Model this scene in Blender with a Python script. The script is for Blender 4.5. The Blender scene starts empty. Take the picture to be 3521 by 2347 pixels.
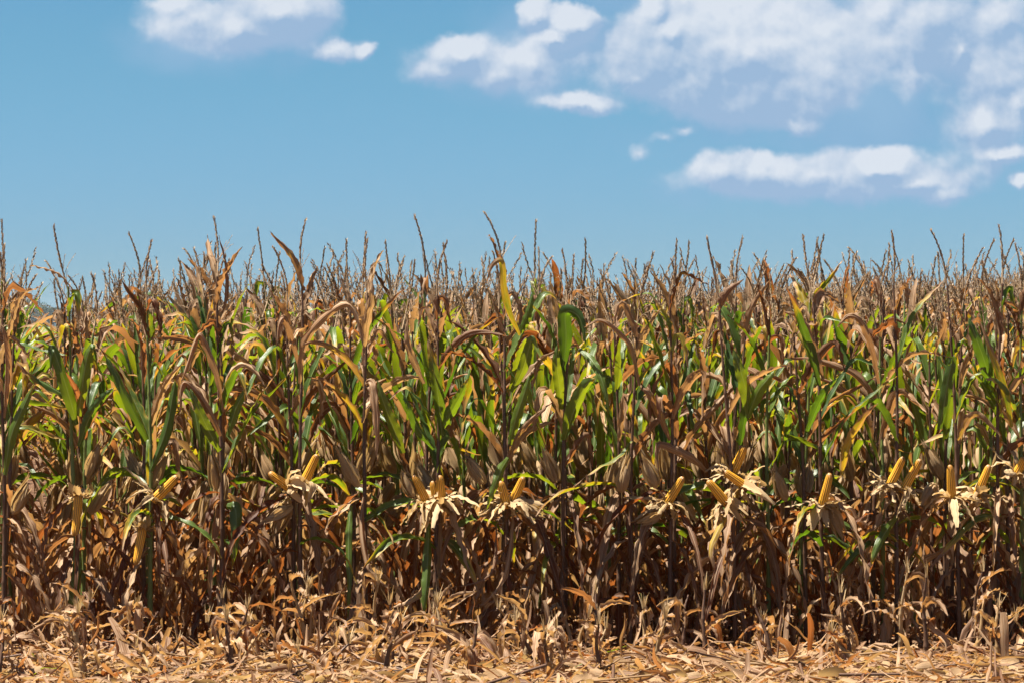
import bpy, math
import numpy as np
from mathutils import Vector

R = np.random.RandomState(7)
rad = math.radians
scene = bpy.context.scene
COL = scene.collection

# ------------------------------------------------------------------ camera
CAM_Y, EYE, FPX, HOR = -20.0, 1.9, 8000.0, 740.0     # photo measured on a 2352 px wide copy
cam_d = bpy.data.cameras.new("camera")
cam = bpy.data.objects.new("camera", cam_d)
COL.objects.link(cam)
cam_d.sensor_width = 36.0
cam_d.lens = 36.0 * FPX / 2352.0
cam_d.clip_start = 0.5
cam_d.clip_end = 9000.0
cam.location = (0, CAM_Y, EYE)
cam.rotation_euler = (rad(90) - 44.0 / FPX, 0, 0)
scene.camera = cam


def P(x, y, wy=0.0):
    """Point in the world seen at photo position (x, y) at field depth wy."""
    d = wy - CAM_Y
    return np.array([(x - 1176.0) / FPX * d, wy, EYE + (HOR - y) / FPX * d])


# ------------------------------------------------------------------ light
SUN_DIR = Vector((-0.37, -0.03, 0.93)).normalized()        # towards the sun
sun_elev = math.asin(SUN_DIR.z)
sun_az = math.atan2(SUN_DIR.x, SUN_DIR.y)
sl = bpy.data.lights.new("sun", 'SUN')
sl.energy = 5.0
sl.angle = rad(0.5)
sl.color = (1.0, 0.93, 0.82)
so = bpy.data.objects.new("sun", sl)
COL.objects.link(so)
so.rotation_euler = (-SUN_DIR).to_track_quat('-Z', 'Y').to_euler()
so.location = (0, 0, 20)

scene.view_settings.view_transform = 'Standard'
scene.view_settings.look = 'None'
scene.view_settings.exposure = 1.8
scene.view_settings.gamma = 1.0
scene.cycles.max_bounces = 5
scene.cycles.diffuse_bounces = 1
scene.cycles.transmission_bounces = 4
scene.cycles.glossy_bounces = 2
scene.cycles.use_denoising = True
scene.cycles.sample_clamp_indirect = 4.0


# ------------------------------------------------------------------ node helpers
class NT:
    def __init__(self, nt):
        self.nt = nt
        nt.nodes.clear()

    def n(self, t, **kw):
        nd = self.nt.nodes.new(t)
        for k, v in kw.items():
            setattr(nd, k, v)
        return nd

    def set(self, sock, v):
        if isinstance(v, bpy.types.NodeSocket):
            self.nt.links.new(v, sock)
        elif v is not None:
            if isinstance(v, tuple) and len(v) == 3 and sock.type == 'RGBA':
                v = v + (1.0,)
            sock.default_value = v

    def m(self, op, a, b=None, c=None, clamp=False):
        nd = self.n('ShaderNodeMath', operation=op, use_clamp=clamp)
        for i, v in enumerate((a, b, c)):
            if v is not None:
                self.set(nd.inputs[i], v)
        return nd.outputs[0]

    def vm(self, op, a, b=None, c=None, out=0):
        nd = self.n('ShaderNodeVectorMath', operation=op)
        for i, v in enumerate((a, b, c)):
            if v is not None:
                self.set(nd.inputs[i], v)
        return nd.outputs[out]

    def mix(self, f, a, b, blend='MIX'):
        nd = self.n('ShaderNodeMix', data_type='RGBA', blend_type=blend)
        self.set(nd.inputs[0], f)
        self.set(nd.inputs[6], a)
        self.set(nd.inputs[7], b)
        return nd.outputs[2]

    def sstep(self, v, lo, hi, o0=0.0, o1=1.0):
        nd = self.n('ShaderNodeMapRange', interpolation_type='SMOOTHSTEP')
        self.set(nd.inputs[0], v)
        self.set(nd.inputs[1], lo)
        self.set(nd.inputs[2], hi)
        self.set(nd.inputs[3], o0)
        self.set(nd.inputs[4], o1)
        return nd.outputs[0]

    def noise(self, vec, scale, detail=3.0, rough=0.55, out=0, dim='3D'):
        nd = self.n('ShaderNodeTexNoise', noise_dimensions=dim)
        if vec is not None:
            self.set(nd.inputs['Vector'], vec)
        self.set(nd.inputs['Scale'], scale)
        self.set(nd.inputs['Detail'], detail)
        self.set(nd.inputs['Roughness'], rough)
        return nd.outputs[out]

    def ramp(self, f, stops, interp='LINEAR'):
        nd = self.n('ShaderNodeValToRGB')
        cr = nd.color_ramp
        cr.interpolation = interp
        cr.elements[0].position = stops[0][0]
        cr.elements[0].color = (*stops[0][1], 1)
        cr.elements[1].position = stops[-1][0]
        cr.elements[1].color = (*stops[-1][1], 1)
        for p, c in stops[1:-1]:
            e = cr.elements.new(p)
            e.color = (*c, 1)
        self.set(nd.inputs[0], f)
        return nd.outputs[0]


# ------------------------------------------------------------------ world: sky with cumulus
world = bpy.data.worlds.new("World")
scene.world = world
world.use_nodes = True
W = NT(world.node_tree)
sky = W.n('ShaderNodeTexSky', sky_type='NISHITA')
sky.sun_disc = False
sky.sun_elevation = sun_elev
sky.sun_rotation = sun_az
sky.altitude = 600
sky.air_density = 1.0
sky.dust_density = 0.2
sky.ozone_density = 3.0
tc = W.n('ShaderNodeTexCoord')
sep = W.n('ShaderNodeSeparateXYZ')
W.set(sep.inputs[0], tc.outputs['Generated'])
yc = W.m('MAXIMUM', sep.outputs[1], 0.08)
ta = W.m('DIVIDE', sep.outputs[0], yc)
tb = W.m('DIVIDE', sep.outputs[2], yc)
cmb = W.n('ShaderNodeCombineXYZ')
W.set(cmb.inputs[0], ta)
W.set(cmb.inputs[1], tb)
D0 = cmb.outputs[0]
wob = W.noise(D0, 95.0, 6.0, 0.62, out=1)
D1 = W.vm('ADD', D0, W.vm('MULTIPLY', W.vm('SUBTRACT', wob, (0.5, 0.5, 0.5)), (0.0085, 0.0070, 0.0)))


def blobfield(lst, coord, grow=1.0):
    acc = None
    for (x, y, rx, ry, wgt) in lst:
        a, b = (x - 1176) / FPX, (HOR - y) / FPX
        rx, ry = rx * grow, ry * grow
        sx, sy = FPX / rx, FPX / ry
        v = W.vm('MULTIPLY_ADD', coord, (sx, sy, 0.0), (-a * sx, -b * sy, 0.0))
        ln = W.vm('LENGTH', v, out=1)
        f = W.m('MULTIPLY_ADD', ln, -wgt, wgt)
        if acc is None:
            acc = f
        else:
            nd = W.n('ShaderNodeMath', operation='SMOOTH_MAX')
            W.set(nd.inputs[0], acc)
            W.set(nd.inputs[1], f)
            nd.inputs[2].default_value = 0.25
            acc = nd.outputs[0]
    return acc


BRIGHT = [(645, 25, 115, 62, 1.0), (545, 70, 70, 45, 0.8), (440, 45, 95, 48, 0.55), (400, 15, 60, 25, 0.5), (765, 118, 50, 24, 0.55),
          (832, 113, 24, 20, 0.5), (1055, 125, 72, 40, 0.75), (1010, 165, 50, 25, 0.5), (1150, 170, 110, 38, 0.4),
          (1235, 35, 40, 35, 0.75), (1310, 55, 62, 42, 0.95), (1265, 85, 45, 35, 0.8), (1225, 150, 45, 60, 0.6),
          (1320, 235, 85, 24, 0.55), (1545, 75, 60, 48, 1.0), (1650, 100, 150, 80, 1.1), (1590, 180, 90, 75, 0.95),
          (1760, 60, 150, 70, 1.0), (1720, 200, 110, 70, 0.7), (1880, 110, 110, 75, 0.8), (1800, 230, 100, 40, 0.55),
          (1500, 15, 30, 50, 0.6), (2120, 55, 110, 65, 0.6), (2030, 30, 60, 60, 0.55), (2200, 110, 30, 45, 0.6), (2290, 40, 90, 60, 0.45),
          (2095, 170, 35, 45, 0.5), (2260, 280, 45, 50, 0.8), (2290, 190, 70, 60, 0.55), (2340, 240, 40, 60, 0.7),
          (2310, 350, 65, 20, 0.7), (2350, 415, 30, 20, 0.7), (1650, 395, 65, 42, 0.6), (1760, 400, 95, 48, 0.85),
          (1750, 375, 40, 30, 0.7), (1870, 400, 80, 45, 0.6), (2020, 385, 90, 40, 0.85), (2110, 420, 110, 30, 0.65), (2170, 445, 60, 25, 0.5),
          (1460, 185, 40, 22, 0.5), (1475, 352, 24, 20, 0.25), (1570, 303, 30, 14, 0.28), (1525, 318, 24, 14, 0.2), (1820, 280, 50, 25, 0.5)]
BRIGHT += [(1720, 125, 260, 130, 1.5), (2080, 100, 240, 100, 0.5), (2290, 190, 110, 170, 0.5), (1890, 408, 290, 48, 0.6), (560, 65, 190, 55, 0.6), (1190, 140, 190, 60, 0.4)]
VEIL = [(560, 90, 220, 80, 0.8), (700, 130, 150, 70, 0.5), (1180, 160, 280, 90, 0.8), (1330, 90, 260, 130, 0.9), (1420, 10, 330, 70, 0.8),
        (1900, 130, 480, 200, 1.4), (2000, 290, 330, 130, 0.9), (2250, 150, 260, 250, 1.1), (1900, 420, 360, 70, 0.8), (1650, 290, 220, 90, 0.7)]
nz = W.noise(D0, 52.0, 7.0, 0.50)
nz_s = W.noise(W.vm('ADD', D0, (-0.0016, 0.0026, 0.0)), 52.0, 7.0, 0.50)
nlow = W.noise(D0, 22.0, 3.0, 0.5)
fb = blobfield(BRIGHT, D1, 1.42)
fb_up = blobfield(BRIGHT, W.vm('ADD', D1, (-0.0016, 0.0030, 0.0)), 1.42)
fv = blobfield(VEIL, D1)
front = W.sstep(sep.outputs[1], 0.1, 0.3)
dens = W.m('ADD', fb, W.m('MULTIPLY', W.m('SUBTRACT', nz, 0.5), 0.62))
cb = W.m('MULTIPLY', W.sstep(dens, 0.0, 0.26), front)
cv = W.m('MULTIPLY', W.sstep(W.m('ADD', fv, W.m('MULTIPLY', W.m('SUBTRACT', nlow, 0.5), 2.3)), -0.15, 0.7, 0.0, 0.85), front)
relief = W.m('MULTIPLY_ADD', W.m('SUBTRACT', nz, nz_s), 3.2, W.m('MULTIPLY_ADD', W.m('SUBTRACT', fb, fb_up), 2.4, 0.30))
thick = W.sstep(fb, 0.05, 0.75)
lit = W.m('MULTIPLY', W.m('ADD', relief, W.m('MULTIPLY_ADD', W.m('SUBTRACT', nlow, 0.5), 1.6, W.m('MULTIPLY', thick, 0.22))), 1.0, clamp=True)
skyc = W.mix(1.0, sky.outputs[0], W.mix(W.sstep(tb, 0.02, 0.09), (0.44, 0.745, 1.17), (0.45, 0.79, 1.01)), 'MULTIPLY')
SKYK = 0.0268
skyc = W.vm('MULTIPLY', skyc, (SKYK, SKYK, SKYK))
veilc = W.mix(nlow, (0.050, 0.108, 0.177), (0.096, 0.150, 0.209))
cloudc = W.mix(lit, (0.096, 0.139, 0.198), (0.212, 0.228, 0.251))
c1 = W.mix(cv, skyc, veilc)
c2 = W.mix(W.m('MULTIPLY', cb, 0.93), c1, cloudc)
bg = W.n('ShaderNodeBackground')
W.set(bg.inputs[0], c2)
bg.inputs[1].default_value = 1.0
wo = W.n('ShaderNodeOutputWorld')
world.node_tree.links.new(bg.outputs[0], wo.inputs[0])
world.cycles.sampling_method = 'MANUAL'
world.cycles.sample_map_resolution = 256


# ------------------------------------------------------------------ materials
def material(name):
    m = bpy.data.materials.new(name)
    m.use_nodes = True
    return m, NT(m.node_tree)


def finish(N, col, rough, tcol=None, tf=0.0, spec=0.4, bump=None):
    p = N.n('ShaderNodeBsdfPrincipled')
    N.set(p.inputs['Base Color'], col)
    N.set(p.inputs['Roughness'], rough)
    N.set(p.inputs['Specular IOR Level'], spec)
    if bump is not None:
        b = N.n('ShaderNodeBump')
        b.inputs['Strength'].default_value = bump[1]
        b.inputs['Distance'].default_value = bump[2]
        N.set(b.inputs['Height'], bump[0])
        N.set(p.inputs['Normal'], b.outputs[0])
    out = N.n('ShaderNodeOutputMaterial')
    if tcol is not None:
        t = N.n('ShaderNodeBsdfTranslucent')
        N.set(t.inputs[0], tcol)
        mx = N.n('ShaderNodeMixShader')
        N.set(mx.inputs[0], tf)
        N.nt.links.new(p.outputs[0], mx.inputs[1])
        N.nt.links.new(t.outputs[0], mx.inputs[2])
        N.nt.links.new(mx.outputs[0], out.inputs[0])
    else:
        N.nt.links.new(p.outputs[0], out.inputs[0])


def attr(N, name='tone'):
    """tone attribute: R dryness, G random, B across the blade, A along the blade"""
    a = N.n('ShaderNodeAttribute', attribute_name=name)
    s = N.n('ShaderNodeSeparateColor')
    N.set(s.inputs[0], a.outputs['Color'])
    return s.outputs[0], s.outputs[1], s.outputs[2], a.outputs['Alpha']


def leaf_material():
    m, N = material("corn_leaf")
    d, g, v, u = attr(N)
    c = N.n('ShaderNodeCombineXYZ')
    N.set(c.inputs[0], N.m('MULTIPLY', v, 22.0))
    N.set(c.inputs[1], N.m('MULTIPLY', u, 2.2))
    N.set(c.inputs[2], N.m('MULTIPLY', g, 37.0))
    streak = N.noise(c.outputs[0], 1.0, 4.0, 0.6)
    c2_ = N.n('ShaderNodeCombineXYZ')
    N.set(c2_.inputs[0], N.m('MULTIPLY', v, 2.2))
    N.set(c2_.inputs[1], N.m('MULTIPLY', u, 5.0))
    N.set(c2_.inputs[2], N.m('MULTIPLY', g, 53.0))
    patch = N.noise(c2_.outputs[0], 1.0, 3.0, 0.6)
    edge = N.m('ABSOLUTE', N.m('MULTIPLY_ADD', v, 2.0, -1.0))
    e3 = N.m('POWER', edge, 4.0)
    dry = N.m('ADD', N.m('ADD', d, N.m('MULTIPLY', e3, 0.16)), N.m('MULTIPLY_ADD', patch, 0.42, -0.21))
    dry = N.m('ADD', dry, N.m('MULTIPLY_ADD', streak, 0.16, -0.08), clamp=True)
    gmix = N.m('MULTIPLY_ADD', streak, 0.5, N.m('MULTIPLY', g, 0.6))
    green = N.mix(gmix, (0.018, 0.048, 0.012), (0.080, 0.128, 0.016))
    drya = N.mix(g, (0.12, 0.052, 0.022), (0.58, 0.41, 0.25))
    dryc = N.mix(N.sstep(streak, 0.38, 0.62), N.mix(1.0, drya, (0.42, 0.29, 0.19), 'MULTIPLY'), drya)
    k = N.ramp(dry, [(0.0, (0, 0, 0)), (0.36, (0, 0, 0)), (0.5, (0.5, 0.5, 0.5)), (0.64, (1, 1, 1)), (1.0, (1, 1, 1))])
    ks = N.n('ShaderNodeSeparateColor')
    N.set(ks.inputs[0], k)
    kk = ks.outputs[0]
    yel = (0.40, 0.27, 0.035)
    col = N.mix(N.m('MULTIPLY', kk, 2.0, clamp=True), green, yel)
    col = N.mix(N.m('MULTIPLY_ADD', kk, 2.0, -1.0, clamp=True), col, dryc)
    rib = N.sstep(edge, 0.05, 0.12, 0.55, 0.0)
    col = N.mix(rib, col, N.mix(kk, (0.26, 0.32, 0.13), (0.46, 0.33, 0.20)))
    tg = N.mix(g, (0.11, 0.23, 0.006), (0.38, 0.42, 0.010))
    tcol = N.mix(N.m('MULTIPLY', kk, 2.0, clamp=True), tg, (0.68, 0.42, 0.015))
    tcol = N.mix(N.m('MULTIPLY_ADD', kk, 2.0, -1.0, clamp=True), tcol, N.mix(g, (0.38, 0.105, 0.018), (0.54, 0.31, 0.10)))
    finish(N, col, N.m('MULTIPLY_ADD', kk, 0.2, 0.38), tcol, 0.35, N.m('MULTIPLY_ADD', kk, -0.2, 0.48), (streak, 0.5, 0.004))
    return m


def simple_material(name, c_lo, c_hi, rough, tcol=None, tf=0.0, scale=(60, 60, 6), spec=0.3, bump=None):
    m, N = material(name)
    d, g, v, u = attr(N)
    t = N.n('ShaderNodeTexCoord')
    v3 = N.vm('MULTIPLY', t.outputs['Object'], scale)
    nn = N.noise(v3, 1.0, 4.0, 0.6)
    f = N.m('ADD', N.m('MULTIPLY_ADD', nn, 1.2, -0.35), N.m('MULTIPLY_ADD', g, 0.5, -0.1), clamp=True)
    finish(N, N.mix(f, c_lo, c_hi), rough, tcol, tf, spec, (nn, 0.4, 0.003) if bump is None else bump)
    return m


def stalk_material():
    m, N = material("corn_stalk")
    d, g, v, u = attr(N)
    c = N.n('ShaderNodeCombineXYZ')
    N.set(c.inputs[0], N.m('MULTIPLY', v, 20.0))
    N.set(c.inputs[1], N.m('MULTIPLY', u, 9.0))
    N.set(c.inputs[2], N.m('MULTIPLY', g, 31.0))
    s = N.noise(c.outputs[0], 1.0, 4.0, 0.6)
    brown = N.mix(s, (0.040, 0.018, 0.011), (0.15, 0.082, 0.046))
    gr = N.mix(s, (0.06, 0.10, 0.018), (0.17, 0.19, 0.05))
    c2_ = N.mix(N.sstep(N.m('ADD', d, N.m('MULTIPLY', s, 0.3)), 0.35, 0.6), gr, brown)
    finish(N, c2_, 0.5, None, 0, 0.35, (s, 0.4, 0.003))
    return m


def husk_material():
    m, N = material("corn_husk")
    d, g, v, u = attr(N)
    c = N.n('ShaderNodeCombineXYZ')
    N.set(c.inputs[0], N.m('MULTIPLY', v, 14.0))
    N.set(c.inputs[1], N.m('MULTIPLY', u, 1.2))
    N.set(c.inputs[2], N.m('MULTIPLY', g, 31.0))
    s = N.noise(c.outputs[0], 1.0, 4.0, 0.65)
    col = N.mix(N.sstep(s, 0.3, 0.7), (0.24, 0.135, 0.05), (0.60, 0.42, 0.20))
    col = N.mix(N.m('MULTIPLY', g, 0.5), col, (0.62, 0.49, 0.30))
    col = N.mix(N.m('MULTIPLY', d, 0.8), col, (0.21, 0.125, 0.065))
    finish(N, col, 0.6, (0.60, 0.38, 0.14), 0.30, 0.25, (s, 0.7, 0.005))
    return m


def cob_material():
    m, N = material("corn_kernels")
    d, g, v, u = attr(N)
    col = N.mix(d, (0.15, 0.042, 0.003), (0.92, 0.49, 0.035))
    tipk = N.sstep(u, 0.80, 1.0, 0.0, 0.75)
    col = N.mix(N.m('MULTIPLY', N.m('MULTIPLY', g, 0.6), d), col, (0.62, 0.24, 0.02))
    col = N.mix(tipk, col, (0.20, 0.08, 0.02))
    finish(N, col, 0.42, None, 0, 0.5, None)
    return m


def soil_material():
    m, N = material("soil")
    t = N.n('ShaderNodeTexCoord')
    n1 = N.noise(t.outputs['Object'], 3.0, 6.0, 0.65)
    n2 = N.noise(t.outputs['Object'], 60.0, 4.0, 0.7)
    n3 = N.noise(t.outputs['Object'], 0.05, 3.0, 0.6)
    col = N.mix(n1, (0.07, 0.032, 0.018), (0.19, 0.105, 0.062))
    col = N.mix(N.sstep(n2, 0.5, 0.75), col, (0.34, 0.24, 0.15))
    sepp = N.n('ShaderNodeSeparateXYZ')
    N.set(sepp.inputs[0], t.outputs['Object'])
    far = N.sstep(sepp.outputs[1], 250.0, 420.0)
    col = N.mix(far, col, N.mix(n3, (0.06, 0.10, 0.025), (0.16, 0.17, 0.05)))
    finish(N, col, 0.9, None, 0, 0.1, (n2, 0.6, 0.02))
    return m


def woods_material():
    m, N = material("woods_foliage")
    d, g, v, u = attr(N)
    finish(N, N.mix(g, (0.012, 0.028, 0.012), (0.03, 0.06, 0.02)), 0.6, (0.04, 0.08, 0.01), 0.2, 0.2)
    return m


M_LEAF = leaf_material()
M_STALK = stalk_material()
M_TASSEL = simple_material("corn_tassel", (0.18, 0.11, 0.06), (0.54, 0.40, 0.25), 0.6, (0.45, 0.22, 0.08), 0.15, (90, 90, 90))
M_HUSK = husk_material()
M_COB = cob_material()
M_SILK = simple_material("corn_silk", (0.04, 0.018, 0.01), (0.14, 0.07, 0.035), 0.7, None, 0, (90, 90, 90))
M_SOIL = soil_material()
M_WOODS = woods_material()
MATS = [M_LEAF, M_STALK, M_TASSEL, M_HUSK, M_SILK, M_COB]
MI = {m.name: i for i, m in enumerate(MATS)}


# ------------------------------------------------------------------ mesh building
class MB:
    """Collects grids and tubes; build() links them as ONE mesh object."""
    def __init__(self):
        self.v, self.c, self.f, self.m, self.n = [], [], [], [], 0

    def add(self, verts, cols, faces, mat=0):
        self.v.append(verts)
        self.c.append(cols)
        self.f.append(faces + self.n)
        self.m.append(np.full(len(faces), mat, dtype=np.int32))
        self.n += len(verts)

    def grid(self, pts, cols, mat=0, closed=False):
        a, b = pts.shape[:2]
        idx = np.arange(a * b).reshape(a, b)
        if closed:
            nx = np.roll(idx, -1, axis=1)
            q = np.stack([idx[:-1], nx[:-1], nx[1:], idx[1:]], -1).reshape(-1, 4)
        else:
            q = np.stack([idx[:-1, :-1], idx[:-1, 1:], idx[1:, 1:], idx[1:, :-1]], -1).reshape(-1, 4)
        self.add(pts.reshape(-1, 3), cols.reshape(-1, 4), q, mat)

    def xform(self, rz=0.0, s=1.0, off=(0, 0, 0)):
        c, sn = math.cos(rz), math.sin(rz)
        M = np.array([[c, -sn, 0], [sn, c, 0], [0, 0, 1]]) * s
        self.v = [v @ M.T + np.array(off) for v in self.v]
        return self

    def mesh(self, name, mats, smooth=True):
        me = bpy.data.meshes.new(name)
        V = np.concatenate(self.v).astype(np.float32)
        C = np.concatenate(self.c).astype(np.float32)
        F = np.concatenate(self.f).astype(np.int32)
        Mi = np.concatenate(self.m)
        me.vertices.add(len(V))
        me.vertices.foreach_set("co", V.ravel())
        me.loops.add(F.size)
        me.loops.foreach_set("vertex_index", F.ravel())
        me.polygons.add(len(F))
        me.polygons.foreach_set("loop_start", np.arange(0, F.size, 4, dtype=np.int32))
        for mt in mats:
            me.materials.append(mt)
        if len(mats) > 1:
            me.polygons.foreach_set("material_index", Mi)
        me.polygons.foreach_set("use_smooth", np.full(len(F), smooth))
        me.update(calc_edges=True)
        at = me.attributes.new("tone", 'FLOAT_COLOR', 'POINT')
        at.data.foreach_set("color", C.ravel())
        return me


def link(name, me, parent=None):
    o = bpy.data.objects.new(name, me)
    COL.objects.link(o)
    if parent is not None:
        o.parent = parent
    return o


def tag(o, label=None, cat=None, group=None, kind=None):
    for k, v in (("label", label), ("category", cat), ("group", group), ("kind", kind)):
        if v:
            o[k] = v
    return o


def unit(a):
    return a / np.maximum(np.linalg.norm(a, axis=-1, keepdims=True), 1e-9)


def tangents(c):
    return unit(np.gradient(c, axis=0))


def sm(x, a, b):
    t = np.clip((x - a) / (b - a), 0, 1)
    return t * t * (3 - 2 * t)


def ribbon(mb, cen, side, hw, dry, g, nc=4, curl=0.0, fold=0.0, ripple=0.0, mat=0, rs=R, ragged=0.0, pleat=0.0):
    """A blade along centreline cen; side = unit across direction; hw = half width per point."""
    n = len(cen)
    T = tangents(cen)
    side = unit(side - T * np.sum(side * T, 1, keepdims=True))
    Nn = np.cross(T, side)
    s = np.linspace(-1, 1, nc + 1)
    u = np.linspace(0, 1, n)
    cu = np.broadcast_to(np.asarray(curl, float), (n,))[:, None] + 1e-4
    phi = s[None, :] * cu
    lat = np.sin(phi) / cu
    nor = (1 - np.cos(phi)) / cu + np.abs(s)[None, :] * fold
    ph1, ph2 = rs.uniform(0, 6.28, 2)
    fr = rs.uniform(4, 8)
    rip = ripple * (s[None, :] ** 2) * np.sin(u[:, None] * fr * 6.28 + np.where(s < 0, ph1, ph2)[None, :]) * sm(u, 0, .15)[:, None]
    if pleat:
        fq, pa = rs.uniform(7, 12), rs.uniform(0, 6.28)
        nor = nor + pleat * np.sin(s[None, :] * fq + pa + 1.5 * np.sin(u[:, None] * rs.uniform(2, 5)))
        rip = rip + pleat * 0.2 * hw[:, None] * np.sin(u[:, None] * rs.uniform(25, 45) + s[None, :] * 3 + pa)
    wv = hw[:, None]
    if ragged:
        wv = wv * (1 + ragged * rs.uniform(-1, 1, (n, 1)) * np.ones((1, nc + 1)))
    pts = cen[:, None, :] + side[:, None, :] * (lat * wv)[..., None] + Nn[:, None, :] * (nor * wv + rip)[..., None]
    cols = np.zeros((n, nc + 1, 4))
    cols[..., 0] = np.broadcast_to(np.asarray(dry, float), (n,))[:, None]
    cols[..., 1] = g
    cols[..., 2] = (s[None, :] + 1) / 2
    cols[..., 3] = u[:, None]
    mb.grid(pts, cols, mat)


def tube(mb, cen, rr, ns=6, col=(1, .5, 0, 0), mat=0):
    n = len(cen)
    T = tangents(cen)
    ref = np.array([0.13, 0.99, 0.05]) if abs(T[0][1]) < 0.8 else np.array([1.0, 0, 0])
    A = unit(np.cross(T, ref))
    B = np.cross(T, A)
    th = np.arange(ns) / ns * 2 * np.pi
    rr = np.broadcast_to(np.asarray(rr, float), (n,))
    pts = cen[:, None, :] + (A[:, None, :] * np.cos(th)[None, :, None] + B[:, None, :] * np.sin(th)[None, :, None]) * rr[:, None, None]
    cols = np.zeros((n, ns, 4))
    cols[..., 0] = np.broadcast_to(np.asarray(col[0], float), (n,))[:, None]
    cols[..., 1] = col[1]
    cols[..., 2] = (th / 6.2832)[None, :]
    cols[..., 3] = np.linspace(0, 1, n)[:, None]
    mb.grid(pts, cols, mat, closed=True)


def wprofile(t, sharp=2.0):
    return np.clip((0.42 + 0.58 * sm(t, 0, 0.32)) * (1 - t ** sharp) ** 0.8, 0.015, 1)


def leaf(mb, base, az, L, w, th0, th1, kink=None, twist=0.0, dry=0.0, tipdry=0.3, g=.5, n=18, nc=4, curl=0.4, fold=0.2, ripple=0.006, rs=R, bendp=1.4):
    """Random blade: leaves the stalk at th0 from vertical and reaches th1; kink=(t, extra angle)."""
    t = np.linspace(0, 1, n)
    th = th0 + (th1 - th0) * t ** bendp
    if kink:
        th = th + kink[1] * sm(t, kink[0] - 0.035, kink[0] + 0.035)
    th = np.minimum(th, rad(178))
    a = az + rs.uniform(-.5, .5) * t + (rs.uniform(-0.5, .5) * sm(t, kink[0], kink[0] + .1) if kink else 0)
    wob = (0.10 if dry < .6 else 0.11) * np.sin(t * rs.uniform(5, 12) + rs.uniform(0, 6))
    th = th + wob * sm(t, 0.1, 0.5)
    d = np.stack([np.sin(th) * np.cos(a), np.sin(th) * np.sin(a), np.cos(th)], 1)
    cen = base + np.concatenate([np.zeros((1, 3)), np.cumsum((d[1:] + d[:-1]) / 2 * (L / (n - 1)), 0)])
    tw = twist * t ** 1.2
    sd = np.stack([-np.sin(a), np.cos(a), np.zeros(n)], 1)
    T = tangents(cen)
    N_ = np.cross(T, sd)
    side = sd * np.cos(tw)[:, None] + N_ * np.sin(tw)[:, None]
    cen[:, 2] = np.maximum(cen[:, 2], 0.03 + rs.uniform(0, .03))
    dd = dry + tipdry * sm(t, 0.55, 1.0)
    ribbon(mb, cen, side, w * 0.5 * wprofile(t), np.clip(dd, 0, 1), g, nc, curl, fold, ripple, MI["corn_leaf"], rs, .13 if dry > .5 else .03, 0.18 if dry > .5 else 0.03)


def random_leaf_params(h, rs, lod=0):
    """Blade habit by height on the stalk."""
    kk = None
    if h < 0.92:
        if h > .5 and rs.rand() < 0.16:
            return dict(L=rs.uniform(.5, .7), w=rs.uniform(.055, .075), th0=rad(rs.uniform(20, 35)), th1=rad(rs.uniform(130, 165)), twist=rs.uniform(-2, 2),
                        dry=rs.uniform(0.05, .4), tipdry=.3, g=rs.rand(), curl=rs.uniform(.3, 1.0), fold=.3, ripple=.006, bendp=rs.uniform(.4, .8))
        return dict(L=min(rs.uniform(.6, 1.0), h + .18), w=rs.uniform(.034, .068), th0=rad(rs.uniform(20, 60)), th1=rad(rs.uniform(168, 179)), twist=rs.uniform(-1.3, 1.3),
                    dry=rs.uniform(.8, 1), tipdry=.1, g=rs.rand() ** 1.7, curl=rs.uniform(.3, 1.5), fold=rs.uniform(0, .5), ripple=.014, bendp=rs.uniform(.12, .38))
    if h < 1.62:
        green = rs.rand() < 0.64
        if rs.rand() < 0.5:
            kk = (rs.uniform(.35, .75), rad(rs.uniform(70, 135)))
        if green:
            return dict(L=rs.uniform(.48, .74), w=rs.uniform(.045, .08), th0=rad(rs.uniform(10, 28)), th1=rad(rs.uniform(20, 65)), kink=kk, twist=rs.uniform(-1.3, 1.3),
                        dry=rs.uniform(0.0, .33), tipdry=rs.uniform(.1, .7), g=rs.rand(), curl=rs.uniform(.1, .8), fold=rs.uniform(.1, .4), ripple=.006)
        return dict(L=rs.uniform(.45, .7), w=rs.uniform(.05, .085), th0=rad(rs.uniform(15, 35)), th1=rad(rs.uniform(50, 120)), kink=kk, twist=rs.uniform(-3, 3),
                    dry=rs.uniform(.5, 1), tipdry=.4, g=rs.rand(), curl=rs.uniform(.5, 2.0), fold=rs.uniform(.1, .6), ripple=.01)
    if rs.rand() < 0.6:
        kk = (rs.uniform(.3, .7), rad(rs.uniform(80, 150)))
    dryness = rs.uniform(.6, 1) if rs.rand() < .8 else rs.uniform(.15, .5)
    return dict(L=rs.uniform(.24, .43), w=rs.uniform(.045, .075), th0=rad(rs.uniform(5, 26)), th1=rad(rs.uniform(15, 55)), kink=kk, twist=rs.uniform(-2.5, 2.5),
                dry=dryness, tipdry=.4, g=rs.rand(), curl=rs.uniform(.4, 1.8), fold=rs.uniform(.1, .6), ripple=.008)


def stalk_line(H, lean, rs, n=15):
    t = np.linspace(0, 1, n)
    ph = rs.uniform(0, 6.28, 2)
    z = t * H
    x = lean[0] * t ** 1.5 + 0.012 * np.sin(t * 7 + ph[0]) * t
    y = lean[1] * t ** 1.5 + 0.012 * np.sin(t * 6 + ph[1]) * t
    return np.stack([x, y, z], 1)


def on_line(line, h):
    return np.array([np.interp(h, line[:, 2], line[:, i]) for i in range(3)])


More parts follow.
